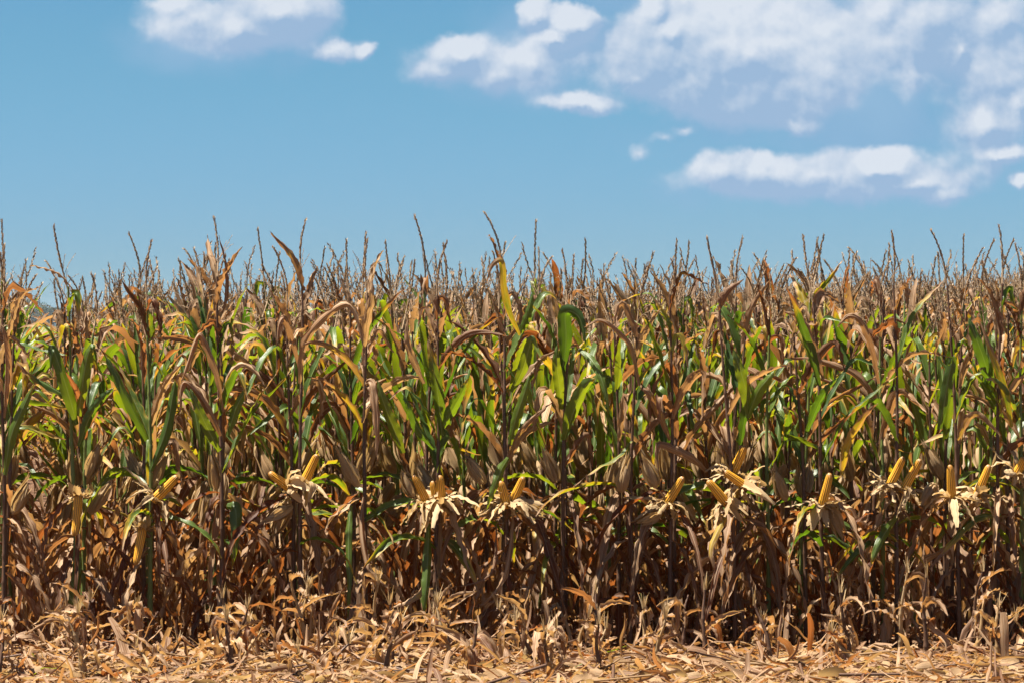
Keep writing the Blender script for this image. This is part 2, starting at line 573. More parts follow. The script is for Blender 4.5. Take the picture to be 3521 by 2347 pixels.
def make_stalk(mb, line, rs, ns=7, H=2.0, green=1.0):
    nodes = np.arange(0.1, H, 0.155)
    zs = np.unique(np.concatenate([np.linspace(0, H, 16), nodes - .012, nodes, nodes + .012]))
    zs = zs[(zs >= 0) & (zs <= H)]
    cen = np.stack([np.interp(zs, line[:, 2], line[:, i]) for i in range(3)], 1)
    r = 0.0155 * (1 - 0.66 * zs / H)
    near = np.min(np.abs(zs[:, None] - nodes[None, :]), 1)
    r = r + 0.003 * np.exp(-(near / 0.01) ** 2)
    tube(mb, cen, r, ns, (green, rs.rand()), MI["corn_stalk"])


def tassel(mb, base, top, rs, nb=8, lod=0):
    """Central spike from base to top with side branches, all carrying spikelets."""
    m = MI["corn_tassel"]
    g = rs.rand()
    n = 10 if lod == 0 else 5
    axis = top - base
    L = np.linalg.norm(axis)
    t = np.linspace(0, 1, n)
    bow = np.array([rs.uniform(-.05, .05), rs.uniform(-.05, .05), 0]) * L
    cen = base + axis * t[:, None] + bow * (np.sin(t * np.pi))[:, None]
    cen = cen + np.array([rs.uniform(-.06, .06), 0, 0]) * (t ** 3)[:, None]
    lines = [(cen, 0.0060 if lod == 0 else 0.0050, 0.0)]
    for i in range(nb):
        t0 = rs.uniform(.04, .34)
        p0 = np.array([np.interp(t0, t, cen[:, k]) for k in range(3)])
        az = rs.uniform(0, 6.28)
        bl = rs.uniform(.08, .19)
        a0, a1 = rad(rs.uniform(12, 40)), rad(rs.uniform(25, 120) if rs.rand() < .6 else rs.uniform(15, 45))
        tt = np.linspace(0, 1, 7 if lod == 0 else 4)
        th = a0 + (a1 - a0) * tt
        d = np.stack([np.sin(th) * np.cos(az), np.sin(th) * np.sin(az), np.cos(th)], 1)
        c = p0 + np.concatenate([np.zeros((1, 3)), np.cumsum(d[1:] * bl / (len(tt) - 1), 0)])
        lines.append((c, 0.0019, 0.0))
    for li, (c, r, _) in enumerate(lines):
        k = len(c)
        tube(mb, c, r * np.linspace(1, .45, k), 3, (1, g), m)
        ln = np.linalg.norm(c[-1] - c[0])
        step = (0.0045 if li == 0 else 0.0095) * (1 if lod == 0 else 2.6)
        ns = max(3, int(ln / step))
        ts = np.linspace(0.30 if li == 0 else .18, 0.99, ns)
        idx = np.linspace(0, 1, k)
        p = np.stack([np.interp(ts, idx, c[:, j]) for j in range(3)], 1)
        T = np.stack([np.interp(ts, idx, tangents(c)[:, j]) for j in range(3)], 1)
        T = unit(T)
        rv = unit(rs.normal(size=(ns, 3)))
        sd = unit(np.cross(T, rv))
        ou = np.cross(T, sd)
        sz = (0.0140 if li == 0 else 0.0075) * rs.uniform(.7, 1.2, (ns, 1)) * (1.0 if lod == 0 else 1.4)
        tip = p + T * sz * 1.25 + ou * sz * 0.5
        wd = sd * sz * 0.26
        mid = p + T * sz * .45 + ou * sz * .42
        V = np.stack([p, mid + wd, tip, mid - wd], 1).reshape(-1, 3)
        F = np.arange(ns * 4).reshape(ns, 4)
        C = np.zeros((ns * 4, 4))
        C[:, 0] = 1
        C[:, 1] = np.repeat(rs.rand(ns), 4)
        mb.add(V, C, F, m)


def frame_from(d):
    d = unit(np.asarray(d, float))
    ref = np.array([0, 0, 1.0]) if abs(d[2]) < .9 else np.array([1.0, 0, 0])
    a = unit(np.cross(ref, d))
    return a, np.cross(d, a), d


def cob_mesh(mb, base, tip, rad_=0.026, rs=R, rows=13, ranks=30):
    """Bare ear: kernels stand as bumps in straight rows."""
    A, B, D = frame_from(tip - base)
    L = np.linalg.norm(tip - base)
    nu, nv = ranks * 4, rows * 5
    u = np.linspace(0, 1, nu)[:, None]
    th = (np.arange(nv) / nv * 2 * np.pi)[None, :]
    prof = rad_ * (0.80 + 0.28 * sm(u, 0, .25) - 0.34 * u ** 1.5) * np.sqrt(np.clip(1 - (np.clip((u - .84) / .16, 0, 1)) ** 2.2, 0, 1))
    ang = th * rows
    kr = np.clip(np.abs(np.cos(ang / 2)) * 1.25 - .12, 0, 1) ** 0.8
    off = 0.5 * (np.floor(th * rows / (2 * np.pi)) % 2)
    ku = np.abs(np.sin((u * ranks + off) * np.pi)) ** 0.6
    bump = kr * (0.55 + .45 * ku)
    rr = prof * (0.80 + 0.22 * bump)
    bend = np.sin(u * np.pi) * 0.006
    pts = base + D * (u * L)[..., None] + A * (rr * np.cos(th) + bend)[..., None] + B * (rr * np.sin(th))[..., None]
    cols = np.zeros((nu, nv, 4))
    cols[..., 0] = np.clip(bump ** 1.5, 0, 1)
    kn = rs.rand(rows + 1, ranks + 2)
    ri = np.broadcast_to((np.arange(nv) / nv * rows).astype(int)[None, :], (nu, nv))
    ui = np.broadcast_to((u * ranks).astype(int), (nu, nv))
    cols[..., 1] = kn[ri, ui]
    cols[..., 3] = u
    mb.grid(pts, cols, 0, closed=True)


def husk_blades(mb, base, D, rs, count=9, L=0.17, spread=(60, 150), w=0.055):
    """Peeled husk: papery blades bent away from the cob round its base."""
    A, B, D = frame_from(D)
    for i in range(count):
        az = i / count * 6.28 + rs.uniform(-.35, .35)
        o = A * math.cos(az) + B * math.sin(az)
        n = 12
        t = np.linspace(0, 1, n)
        end = rad(rs.uniform(*spread))
        th = rad(15) + (end - rad(15)) * sm(t, -0.1, rs.uniform(.35, .9))
        if rs.rand() < .4:
            th = th + rad(rs.uniform(-60, 60)) * sm(t, .55, .65)
        d = D * np.cos(th)[:, None] + o * np.sin(th)[:, None]
        d = d + np.array([0, 0, -0.22]) * t[:, None]
        LL = L * rs.uniform(.35, 1.15)
        cen = base + o * 0.012 + np.concatenate([np.zeros((1, 3)), np.cumsum(unit(d)[1:] * LL / (n - 1), 0)])
        side = np.tile(np.cross(D, o), (n, 1)) + rs.normal(size=3) * .25 * t[:, None]
        hw = w * .5 * rs.uniform(.45, 1.2) * np.clip(np.sin(np.pi * np.clip(t * rs.uniform(.7, .86) + .12, 0, 1)) ** .7, .05, 1) * (1 - .35 * t)
        ribbon(mb, cen, side, hw, rs.uniform(0, .35), rs.rand(), 4, rs.uniform(-1.4, 1.4), rs.uniform(-.3, .3), .006, 0, rs, .2, .2)


def closed_ear(mb, base, tip, rs, rad_=0.029, dk=None):
    """Ear still wrapped: overlapping ridged husk blades to a frayed point."""
    A, B, D = frame_from(tip - base)
    L = np.linalg.norm(tip - base)
    nu, nv = 20, 44
    u = np.linspace(0, 1, nu)[:, None]
    th = (np.arange(nv) / nv * 2 * np.pi)[None, :]
    prof = rad_ * (np.clip(np.sin(np.pi * np.clip(u ** .72 * .93 + .05, 0, 1)), 0.06, 1)) ** .75
    ph = rs.uniform(0, 6)
    rr = prof * (1 + .10 * np.sin(th * 4 + ph + u * 3) + .06 * np.sin(th * 9 + u * 6) + .05 * np.sin(th * 15 + ph))
    bd = rs.uniform(-.02, .02)
    pts = base + D * (u * L)[..., None] + A * (rr * np.cos(th) + bd * np.sin(u * 3.14))[..., None] + B * (rr * np.sin(th))[..., None]
    cols = np.zeros((nu, nv, 4))
    cols[..., 0] = rs.uniform(.3, .95) if dk is None else dk
    cols[..., 1] = rs.rand()
    cols[..., 2] = th / 6.2832
    cols[..., 3] = u
    mb.grid(pts, cols, 0, closed=True)
    for i in range(7):
        az = rs.uniform(0, 6.28)
        o = A * math.cos(az) + B * math.sin(az)
        n = 8
        t = np.linspace(0, 1, n)
        s0 = rs.uniform(0, .25)
        uu = s0 + t * (rs.uniform(.8, 1.3) - s0)
        pr = rad_ * (np.clip(np.sin(np.pi * np.clip(np.clip(uu, 0, 1) ** .72 * .93 + .05, 0, 1)), 0.06, 1)) ** .75 * 1.05 + .003 + .035 * rs.rand() * t ** 3
        cen = base + D * (uu * L)[:, None] + o * pr[:, None]
        ribbon(mb, cen, np.tile(np.cross(D, o), (n, 1)), .022 * wprofile(t), rs.uniform(.0, .9), rs.rand(), 5, -.9, 0, .003, 0, rs, .1, .16)


def silk_tuft(mb, tip, D, rs):
    A, B, D = frame_from(D)
    for i in range(9):
        o = A * rs.normal() * .5 + B * rs.normal() * .5
        t = np.linspace(0, 1, 5)[:, None]
        c = tip - D * .012 + (D + o) * t * rs.uniform(.02, .045) + np.array([0, 0, -0.02]) * t ** 2
        tube(mb, c, .0011, 3, (1, rs.rand()), 0)


# ------------------------------------------------------------------ terrain
def ground_z(x, y):
    d = np.asarray(y, float) - CAM_Y
    x = np.asarray(x, float)
    k = sm(d, 24, 70)
    z = (0.060 * np.clip(x, -60, 40) - 0.02) * k
    z = z - 3.0 * sm(d, 180, 600) + 5.0 * sm(d, 1500, 2500)
    return z


def build_ground():
    xs = np.concatenate([-np.geomspace(1700, 6, 34), np.linspace(-5, 5, 41), np.geomspace(6, 1700, 34)])
    ys = np.concatenate([[-400, -150, -60, -30], np.linspace(-22, 4, 60), np.linspace(5, 60, 40), np.geomspace(65, 2850, 50)])
    X, Y = np.meshgrid(xs, ys)
    Z = ground_z(X, Y) + 0.012 * np.sin(X * 5.1 + 1) * np.sin(Y * 4.3) * (np.abs(X) < 6) * (Y < 4)
    far = np.hypot(X, Y)
    Z = Z + 0 * far
    pts = np.stack([X, Y, Z], -1)
    mb = MB()
    mb.grid(pts, np.full(X.shape + (4,), .5), 0)
    o = link("ground", mb.mesh("ground", [M_SOIL]))
    tag(o, kind="structure")


build_ground()

# ------------------------------------------------------------------ field layout
VPX = 80.0
ROWDIR = unit(np.array([(VPX - 1176.0) / FPX, 1.0]))
ROWX = [8, 178, 345, 510, 690, 838, 1000, 1168, 1290, 1448, 1540, 1690, 1765, 1893, 2062, 2205, 2290, 2345]   # front plants, photo px
PITCH = 0.405


def row_xy(x0, s):
    return x0 + ROWDIR[0] * s, ROWDIR[1] * s


# front-edge plants: (px, tassel tip px x, y, depth)
FRONT = [(8, 12, 562, 0.0), (178, 120, 518, 0.02), (345, 338, 553, 0.0), (510, 492, 498, -0.02), (690, 693, 505, 0.0),
         (838, 843, 550, 0.03), (1000, 1020, 555, 0.0), (1168, 1132, 487, -0.02), (1290, 1322, 585, 0.08), (1448, 1470, 610, 0.02),
         (1540, 1547, 552, 0.05), (1690, 1612, 545, -0.02), (1765, 1762, 600, 0.12), (1893, 1838, 540, 0.0), (2062, 2048, 530, 0.02),
         (2205, 2150, 528, 0.0), (2290, 2308, 517, 0.05), (2345, 2350, 560, 0.1)]

# bare cobs: plant index, tip px, base px, husk spread
COBS = [(1, (171, 1231), (179, 1146), 'down'), (2, (408, 1092), (361, 1140), 'up'), (2, (311, 1297), (326, 1220), 'down'),
        (4, (617, 1084), (664, 1118), 'up'), (4, (729, 1042), (698, 1106), 'up'), (6, (950, 1090), (978, 1148), 'up'),
        (6, (993, 1103), (1006, 1160), 'up'), (6, (1010, 1090), (1014, 1140), 'up'), (7, (1149, 1103), (1162, 1152), 'up'),
        (7, (1203, 1094), (1178, 1148), 'up'), (10, (1570, 1094), (1533, 1152), 'up'), (11, (1625, 1102), (1662, 1148), 'up'),
        (11, (1662, 1081), (1705, 1112), 'up'), (12, (1712, 1022), (1682, 1086), 'up'), (13, (1907, 1085), (1890, 1154), 'up'),
        (14, (2076, 1048), (2044, 1112), 'up'), (14, (2115, 1053), (2078, 1118), 'up'), (15, (2182, 1066), (2186, 1136), 'up'),
        (16, (2273, 1066), (2247, 1128), 'up'), (17, (2354, 1048), (2338, 1080), 'up')]
# closed ears: plant index, tip px, base px
EARS = [(1, (250, 1110), (205, 1178), .4), (0, (64, 1108), (30, 1180), .3), (3, (485, 1045), (497, 1125), .5), (5, (782, 1038), (824, 1118), .55),
        (6, (925, 1085), (950, 1140), .6), (7, (1076, 1050), (1115, 1110), .5), (8, (1250, 1035), (1278, 1108), .7), (9, (1440, 1055), (1428, 1130), .6),
        (10, (1478, 1050), (1508, 1120), .5), (12, (1782, 1080), (1806, 1150), .5), (13, (1935, 1230), (1905, 1160), .4), (15, (2120, 1160), (2150, 1110), .4),
        (4, (610, 1195), (672, 1160), .15), (10, (1462, 1200), (1520, 1175), .1), (7, (1110, 1180), (1155, 1160), .15), (7, (1242, 1180), (1190, 1162), .3)]

# blades read off the photograph: plant, points, width px, dryness, tip dryness, tone, tilt
HERO = [
    (1, [(176, 975), (162, 920), (140, 850), (118, 797), (116, 850)], 36, .10, .1, .55, .5),
    (1, [(180, 955), (188, 890), (200, 820), (212, 796), (214, 815)], 34, .08, .3, .95, -.2),
    (1, [(182, 1025), (205, 960), (235, 915), (262, 890)], 30, .05, .2, .3, .6),
    (2, [(338, 1010), (300, 930), (262, 850), (240, 812)], 34, .10, .2, .3, .7),
    (2, [(345, 1080), (380, 990), (398, 900), (402, 870)], 30, .12, .3, .2, -.3),
    (1, [(170, 920), (120, 890), (70, 860), (38, 830)], 26, .30, .6, .3, .9),
    (3, [(514, 945), (502, 870), (478, 800), (455, 768), (428, 840), (415, 880)], 28, .95, .1, .7, .4),
    (3, [(512, 905), (530, 860), (556, 838), (588, 856), (610, 890)], 24, .95, .1, .9, .3),
    (3, [(508, 1000), (480, 940), (445, 890), (418, 880), (412, 950)], 32, .9, .1, .5, .3),
    (3, [(505, 1035), (480, 990), (452, 930), (436, 890)], 30, .08, .2, .7, .3),
    (3, [(522, 1000), (545, 930), (575, 880)], 26, .05, .2, .8, -.4),
    (3, [(511, 720), (520, 680), (518, 610), (502, 540)], 15, .95, .1, .3, .2),
    (4, [(690, 880), (694, 820), (712, 770), (760, 720), (800, 702), (822, 745), (834, 800)], 34, .85, .1, .85, .4),
    (4, [(690, 850), (672, 780), (655, 730), (640, 745), (636, 800)], 30, .95, .1, .6, .3),
    (5, [(838, 880), (852, 885), (862, 960), (866, 1060)], 30, .95, .1, .6, .2),
    (5, [(838, 800), (846, 740), (856, 690), (856, 640)], 26, .8, .1, .95, .3),
    (6, [(998, 1030), (960, 980), (940, 930), (925, 900)], 26, .08, .2, .2, .5),
    (5, [(925, 1040), (905, 985), (880, 920), (866, 872)], 34, .10, .1, .9, -.3),
    (6, [(1015, 1000), (1008, 920), (995, 840), (982, 775)], 34, .22, .4, .45, -.2),
    (6, [(975, 880), (948, 820), (936, 780), (936, 730)], 28, .9, .1, .85, .2),
    (6, [(1012, 990), (1040, 940), (1062, 900), (1075, 868)], 34, .15, .3, .4, .3),
    (7, [(1195, 770), (1172, 720), (1158, 660), (1152, 600), (1130, 610), (1118, 650)], 20, .45, .6, .5, .3),
    (7, [(1195, 765), (1212, 720), (1224, 668)], 26, .08, .1, .6, -.3),
    (7, [(1175, 900), (1200, 850), (1215, 800), (1222, 778), (1236, 800)], 30, .18, .2, .85, .2),
    (7, [(1170, 1020), (1185, 960), (1205, 900), (1216, 860)], 30, .05, .1, .9, -.3),
    (8, [(1290, 940), (1284, 880), (1278, 830), (1280, 790)], 30, .05, .1, .9, 0.0),
    (8, [(1292, 850), (1300, 780), (1300, 718), (1330, 730), (1345, 790)], 42, .05, .1, .1, .1),
    (8, [(1296, 1010), (1318, 945), (1345, 885), (1368, 868)], 42, .12, .3, .75, .6),
    (8, [(1330, 800), (1362, 830), (1385, 880), (1400, 950)], 22, .05, .2, .9, -.2),
    (9, [(1470, 885), (1452, 800), (1420, 760), (1380, 735), (1342, 752)], 26, .9, .1, .7, .5),
    (9, [(1450, 1012), (1415, 1050), (1370, 1075), (1315, 1118)], 20, .35, .4, .6, 1.0),
    (12, [(1625, 1082), (1590, 1050), (1545, 1028), (1510, 1022), (1512, 1085)], 28, .9, .1, .6, .3),
    (10, [(1540, 1010), (1512, 940), (1490, 900), (1470, 890)], 26, .6, .3, .4, .4),
    (5, [(834, 1140), (830, 1210), (842, 1290), (862, 1325), (895, 1352)], 24, .9, .1, .5, .1),
    (7, [(1178, 1175), (1172, 1250), (1158, 1320), (1135, 1360), (1100, 1395)], 24, .9, .1, .8, .3),
    (7, [(1140, 1200), (1135, 1290), (1110, 1330), (1035, 1350)], 12, .95, .1, .4, .2),
    (6, [(995, 1308), (968, 1355), (940, 1378), (897, 1395)], 22, .6, .2, .95, .7),
    (3, [(520, 1160), (540, 1168), (542, 1220), (538, 1290)], 38, .12, .2, .5, 0.0),
    (7, [(1168, 1050), (1150, 1080), (1132, 1130), (1118, 1170)], 26, .05, .2, .9, -.2),
    (11, [(1708, 1105), (1685, 1150), (1650, 1215), (1632, 1260), (1640, 1300), (1668, 1345)], 20, .5, .4, .4, .5),
    (11, [(1722, 960), (1712, 890), (1698, 840), (1684, 800)], 38, .12, .2, .7, .6),
    (11, [(1716, 960), (1740, 900), (1762, 870), (1778, 850)], 34, .10, .2, .95, -.3),
    (12, [(1805, 1010), (1812, 960), (1800, 930)], 26, .3, .4, .3, .3),
    (13, [(1855, 990), (1880, 930), (1900, 895), (1922, 868)], 30, .05, .1, .1, .5),
    (13, [(1935, 1090), (1950, 1020), (1985, 960), (2016, 925)], 28, .5, .4, .5, .3),
    (13, [(1893, 870), (1870, 790), (1840, 730), (1800, 715)], 30, .85, .2, .6, .3),
    (14, [(2020, 880), (2005, 800), (1980, 740), (1950, 725), (1922, 752)], 24, .9, .1, .6, .4),
    (14, [(2062, 1185), (2035, 1220), (2012, 1265), (2000, 1300)], 26, .18, .3, .95, -.3),
    (15, [(2158, 985), (2170, 920), (2180, 860), (2188, 822), (2178, 840)], 32, .05, .1, .25, 0.0),
    (15, [(2200, 1010), (2240, 950), (2300, 1000)], 20, .6, .3, .6, .4),
    (16, [(2275, 880), (2262, 830), (2240, 770), (2225, 730)], 36, .08, .1, .15, .5),
    (16, [(2325, 980), (2310, 900), (2285, 830), (2250, 735)], 24, .42, .3, .5, .3),
    (16, [(2300, 1180), (2240, 1190), (2180, 1250), (2130, 1310)], 26, .35, .5, .4, .6),
    (17, [(2345, 960), (2320, 900), (2290, 870), (2262, 868)], 30, .3, .4, .8, .9),
    (1, [(168, 665), (140, 632), (110, 618), (72, 610)], 13, .9, .1, .95, .9),
    (0, [(12, 800), (30, 740), (52, 680), (92, 660)], 20, .95, .1, .95, .7),
    (0, [(10, 1090), (25, 1000), (55, 930), (78, 880)], 30, .12, .3, .8, -.3),
    (0, [(10, 960), (20, 850), (14, 780), (2, 740)], 30, .9, .2, .6, .2),
    (1, [(172, 1240), (178, 1300), (165, 1380), (158, 1430)], 26, .12, .3, .8, -.2),
    (5, [(806, 1160), (800, 1230), (802, 1330), (798, 1430)], 20, .15, .2, .9, .2),
    (6, [(985, 1200), (982, 1290), (978, 1360), (972, 1430)], 26, .1, .2, .9, -.2),
]


def catmull(pts, n):
    pts = np.asarray(pts, float)
    ext = np.vstack([2 * pts[0] - pts[1], pts, 2 * pts[-1] - pts[-2]])
    seg = len(pts) - 1
    ts = np.linspace(0, seg - 1e-6, n)
    out = []
    for t in ts:
        i = int(t)
        f = t - i
        p0, p1, p2, p3 = ext[i:i + 4]
        out.append(.5 * ((2 * p1) + (-p0 + p2) * f + (2 * p0 - 5 * p1 + 4 * p2 - p3) * f * f + (-p0 + 3 * p1 - 3 * p2 + p3) * f ** 3))
    return np.array(out)


def hero_leaf(mb, spec, wy, org, rs):
    _, pts, wpx, dry, tipd, tone, tilt = spec
    c2 = catmull(pts, 26)
    t = np.linspace(0, 1, 26)
    dep = wy - 0.03 - rs.uniform(.04, .20) * np.sin(t * np.pi * .6)
    cen = np.array([P(x, y, d) for (x, y), d in zip(c2, dep)]) - org
    T = tangents(cen)
    look = np.array([0, -1.0, 0])
    side0 = unit(np.cross(T, look))
    nn = np.cross(T, side0)
    a = tilt + rs.uniform(-.5, .5) * t
    side = side0 * np.cos(a)[:, None] + nn * np.sin(a)[:, None]
    dd = np.clip(dry + tipd * sm(t, .5, 1), 0, 1)
    dryish = dry > .6
    ribbon(mb, cen, side, wpx / 400 * .44 * wprofile(t, 2.6), dd, tone, 10, rs.uniform(.8, 1.7) if dryish else rs.uniform(.2, .6),
           rs.uniform(.1, .4), .010 if dryish else .005, 0, rs, .05, .15 if dryish else .025)


ORD = "first second third fourth fifth sixth seventh eighth ninth tenth eleventh twelfth thirteenth fourteenth fifteenth sixteenth seventeenth eighteenth".split()


def single_leaf_obj(base, az, par, rs, hh, root, n=24, nc=8):
    mb = MB()
    leaf(mb, base, az, n=n, nc=nc, rs=rs, **par)
    me = mb.mesh("leaf", [M_LEAF])
    return link("leaf", me, root)


def build_plant_parts(root, rs, H, lean, tip_rel, skip_mid=False, ears=None, nleaf_scale=1.0, az0=None):
    """Stalk, separate blades and tassel of a nearby plant."""
    line = stalk_line(H, lean, rs)
    mb = MB()
    make_stalk(mb, line, rs, 9, H, 1.0 if rs.rand() < .8 else .2)
    for_m = mb.mesh("stalk", MATS)
    link("stalk", for_m, root)
    az = rs.uniform(0, 3.14) if az0 is None else az0
    for i, h in enumerate(np.arange(0.14, H - .05, 0.15)):
        h = h + rs.uniform(-.03, .03)
        if skip_mid and 1.0 < h < 1.75 and rs.rand() < .55:
            continue
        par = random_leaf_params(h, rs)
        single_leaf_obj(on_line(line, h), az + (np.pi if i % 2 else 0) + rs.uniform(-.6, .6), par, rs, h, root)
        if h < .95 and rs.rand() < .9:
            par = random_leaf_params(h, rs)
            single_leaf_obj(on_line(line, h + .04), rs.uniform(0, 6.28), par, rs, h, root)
    mb = MB()
    tassel(mb, on_line(line, H - .02), tip_rel, rs, rs.randint(3, 8))
    link("tassel", mb.mesh("tassel", MATS), root)
    return line


def closed_ear_obj(root, base, tip, rs, dk=None, silk=True):
    mb = MB()
    closed_ear(mb, base, tip, rs, dk=dk)
    e = link("ear", mb.mesh("ear", [M_HUSK]), root)
    if silk:
        mb = MB()
        silk_tuft(mb, tip, tip - base, rs)
        link("silk", mb.mesh("silk", [M_SILK]), e)
    return e


# ---- the front edge
POS_WORDS = {0: "at the left edge of the picture", 17: "at the right edge of the picture"}
for i, (px, tx, ty, wy) in enumerate(FRONT):
    rs = np.random.RandomState(100 + i)
    org = P(px, 1500, wy)
    org[2] = 0.0
    root = bpy.data.objects.new("corn_plant", None)
    root.empty_display_size = .1
    COL.objects.link(root)
    root.location = org
    tip = P(tx, ty, wy) - org
    H = tip[2] - rs.uniform(.30, .40)
    lean = (tip[0] * .45, rs.uniform(-.04, .04))
    line = build_plant_parts(root, rs, H, lean, tip, skip_mid=True, az0=rs.uniform(-.5, .5))
    for k, spec in enumerate(HERO):
        if spec[0] == i:
            mb = MB()
            hero_leaf(mb, spec, wy, org, np.random.RandomState(900 + k))
            link("leaf", mb.mesh("leaf", [M_LEAF]), root)
    ncob, nclosed = 0, 0
    for (pi, tp, bp, way) in COBS:
        if pi != i:
            continue
        dy = -0.09 - .05 * rs.rand()
        b, tpp = P(bp[0], bp[1], wy + dy) - org, P(tp[0], tp[1], wy + dy - .03) - org
        mb = MB()
        b2 = b - unit(tpp - b) * 0.035
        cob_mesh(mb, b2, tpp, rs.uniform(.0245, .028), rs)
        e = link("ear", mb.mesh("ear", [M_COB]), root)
        mb = MB()
        husk_blades(mb, b2, tpp - b, rs, rs.randint(14, 20), .235 if way == 'up' else .11, (82, 150) if way == 'up' else (110, 175), .058)
        link("husk", mb.mesh("husk", [M_HUSK]), e)
        mb = MB()
        s0 = on_line(line, max(b2[2] - .06, .1))
        t = np.linspace(0, 1, 6)[:, None]
        tube(mb, s0 + (b2 - s0) * t + np.array([0, 0, -.03]) * np.sin(t * 3.14), .010, 6, (1, rs.rand()), MI["corn_stalk"])
        link("shank", mb.mesh("shank", MATS), e)
        ncob += 1
    for (pi, tp, bp, dk) in EARS:
        if pi != i:
            continue
        dy = -.06 - .05 * rs.rand()
        closed_ear_obj(root, P(bp[0], bp[1], wy + dy) - org, P(tp[0], tp[1], wy + dy - .02) - org, rs, dk)
        nclosed += 1
    what = {0: "with only wrapped ears", 1: "carrying one bare yellow cob", 2: "carrying two bare yellow cobs", 3: "carrying three bare yellow cobs"}[ncob]
    pos = POS_WORDS.get(i, ORD[i] + " from the left")
    tag(root, "front edge corn plant %s, %s" % (what, pos), "corn plant", "corn plants along the front edge of the field")

# ---- plants behind: individuals up to about 300 in all
def variant(rs, lod):
    """Returns separate MBs of a whole plant: stalk, leaves, tassel, ear."""
    H = rs.uniform(1.70, 2.06)
    lean = (rs.uniform(-.08, .08), rs.uniform(-.08, .08))
    line = stalk_line(H, lean, rs)
    st, lv, ta, ea = MB(), MB(), MB(), MB()
    make_stalk(st, line, rs, 6 if lod == 0 else 4, H, 1.0 if rs.rand() < .75 else .2)
    az = rs.uniform(0, 6.28)
    for i, h in enumerate(np.arange(0.2 if lod == 0 else .9, H - .04, 0.145 if lod == 0 else .16)):
        h = h + rs.uniform(-.03, .03)
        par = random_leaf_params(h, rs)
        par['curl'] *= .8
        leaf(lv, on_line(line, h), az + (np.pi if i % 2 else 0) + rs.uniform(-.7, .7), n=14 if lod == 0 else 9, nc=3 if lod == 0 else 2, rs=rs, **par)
    top = on_line(line, H) + np.array([rs.uniform(-.14, .14) + lean[0], rs.uniform(-.1, .1), rs.uniform(.22, .42)])
    tassel(ta, on_line(line, H - .02), top, rs, rs.randint(4, 9) if lod == 0 else rs.randint(1, 5), lod)
    hb = rs.uniform(.85, 1.05)
    a = rs.uniform(0, 6.28)
    b = on_line(line, hb) + np.array([math.cos(a), math.sin(a), 0]) * .02
    up = 1 if rs.rand() < .7 else -1
    closed_ear(ea, b, b + np.array([math.cos(a) * .09, math.sin(a) * .09, .19 * up]), rs)
    return st, lv, ta, ea


# rows cross the front edge about every 0.405 m; the leading plants set the first eighteen
x_front = [P(px, 1500, wy)[0] for (px, _, _, wy) in FRONT]
base_rows = sorted([P(px, 1500, 0)[0] for px in (8, 178, 345, 510, 690, 838, 1000, 1168, 1305, 1445, 1560, 1700, 1880, 2050, 2205, 2345)])
rows = [base_rows[0] - PITCH * k for k in range(60, 0, -1)] + base_rows + [base_rows[-1] + PITCH * k for k in range(1, 180)]
NEAR = []     # ranks 1-3, own meshes with separate blades
cands = []
for x0 in rows:
    s = 0.20
    while s < 5.2:
        rj = R.uniform(-.035, .035)
        x, y = row_xy(x0, s + R.uniform(-.05, .05))
        x += rj
        d = y - CAM_Y
        px = 1176 + x / d * FPX
        cands.append((x, y, px))
        s += R.uniform(.19, .26)
cands.sort(key=lambda c: c[1])
indiv = [c for c in cands if -70 < c[2] < 2420][:282]
lim = set(id(c) for c in indiv)
rest = [c for c in cands if id(c) not in lim]
yfar = indiv[-1][1]

NV = 22
var_objs = []
for k in range(NV):
    rs = np.random.RandomState(400 + k)
    st, lv, ta, ea = variant(rs, 0)
    var_objs.append((st.mesh("stalk", MATS), lv.mesh("foliage", MATS), ta.mesh("tassel", MATS), ea.mesh("ear", [M_HUSK])))

n_detail = 36
for j, (x, y, px) in enumerate(indiv):
    rs = np.random.RandomState(2000 + j)
    root = bpy.data.objects.new("corn_plant", None)
    root.empty_display_size = .1
    COL.objects.link(root)
    root.location = (x, y, float(ground_z(x, y)))
    short = .67 if 30 < px < 160 and y > .15 else 1.0      # a poor strip where the stand stays short
    root.scale = (short,) * 3
    if j < n_detail:
        H = rs.uniform(1.82, 2.06)
        tip = np.array([rs.uniform(-.16, .16), rs.uniform(-.1, .1), H + rs.uniform(.26, .40)])
        line = build_plant_parts(root, rs, H, (tip[0] * .5, tip[1] * .5), tip)
        hb = rs.uniform(.85, 1.05)
        a = rs.uniform(0, 6.28)
        b = on_line(line, hb) + np.array([math.cos(a), math.sin(a), 0]) * .02
        closed_ear_obj(root, b, b + np.array([math.cos(a) * .09, math.sin(a) * .07, .19 * (1 if rs.rand() < .75 else -1)]), rs)
        tag(root, "dry corn plant with a brown tassel in the second rank behind the front edge", "corn plant", "corn plants just behind the front edge")
    else:
        sc_ = rs.uniform(.93, 1.05) * short
        root.rotation_euler = (0, 0, rs.uniform(0, 6.28))
        root.scale = (sc_, sc_, sc_)
        for nm, me in zip(("stalk", "foliage", "tassel", "ear"), var_objs[rs.randint(NV)]):
            link(nm, me, root)
        tag(root, "brown tasselled corn plant deep in the rows, mostly hidden behind nearer plants", "corn plant", "corn plants deeper in the rows")

# ---- the rest of the field as one object (instances of whole plants on points)
srccol = bpy.data.collections.new("corn_sources")
NL = 12
for k in range(NL):
    rs = np.random.RandomState(700 + k)
    parts = variant(rs, 1)
    allb = MB()
    for pi, p in enumerate(parts):
        for v, c, f, mi in zip(p.v, p.c, p.f, p.m):
            nloc = len(v)
            ff = f - f.min()
            mm = MI["corn_husk"] if pi == 3 else int(mi[0])
            allb.add(v, c, ff, mm)
    o = bpy.data.objects.new("corn_source", allb.mesh("corn_source", MATS))
    srccol.objects.link(o)

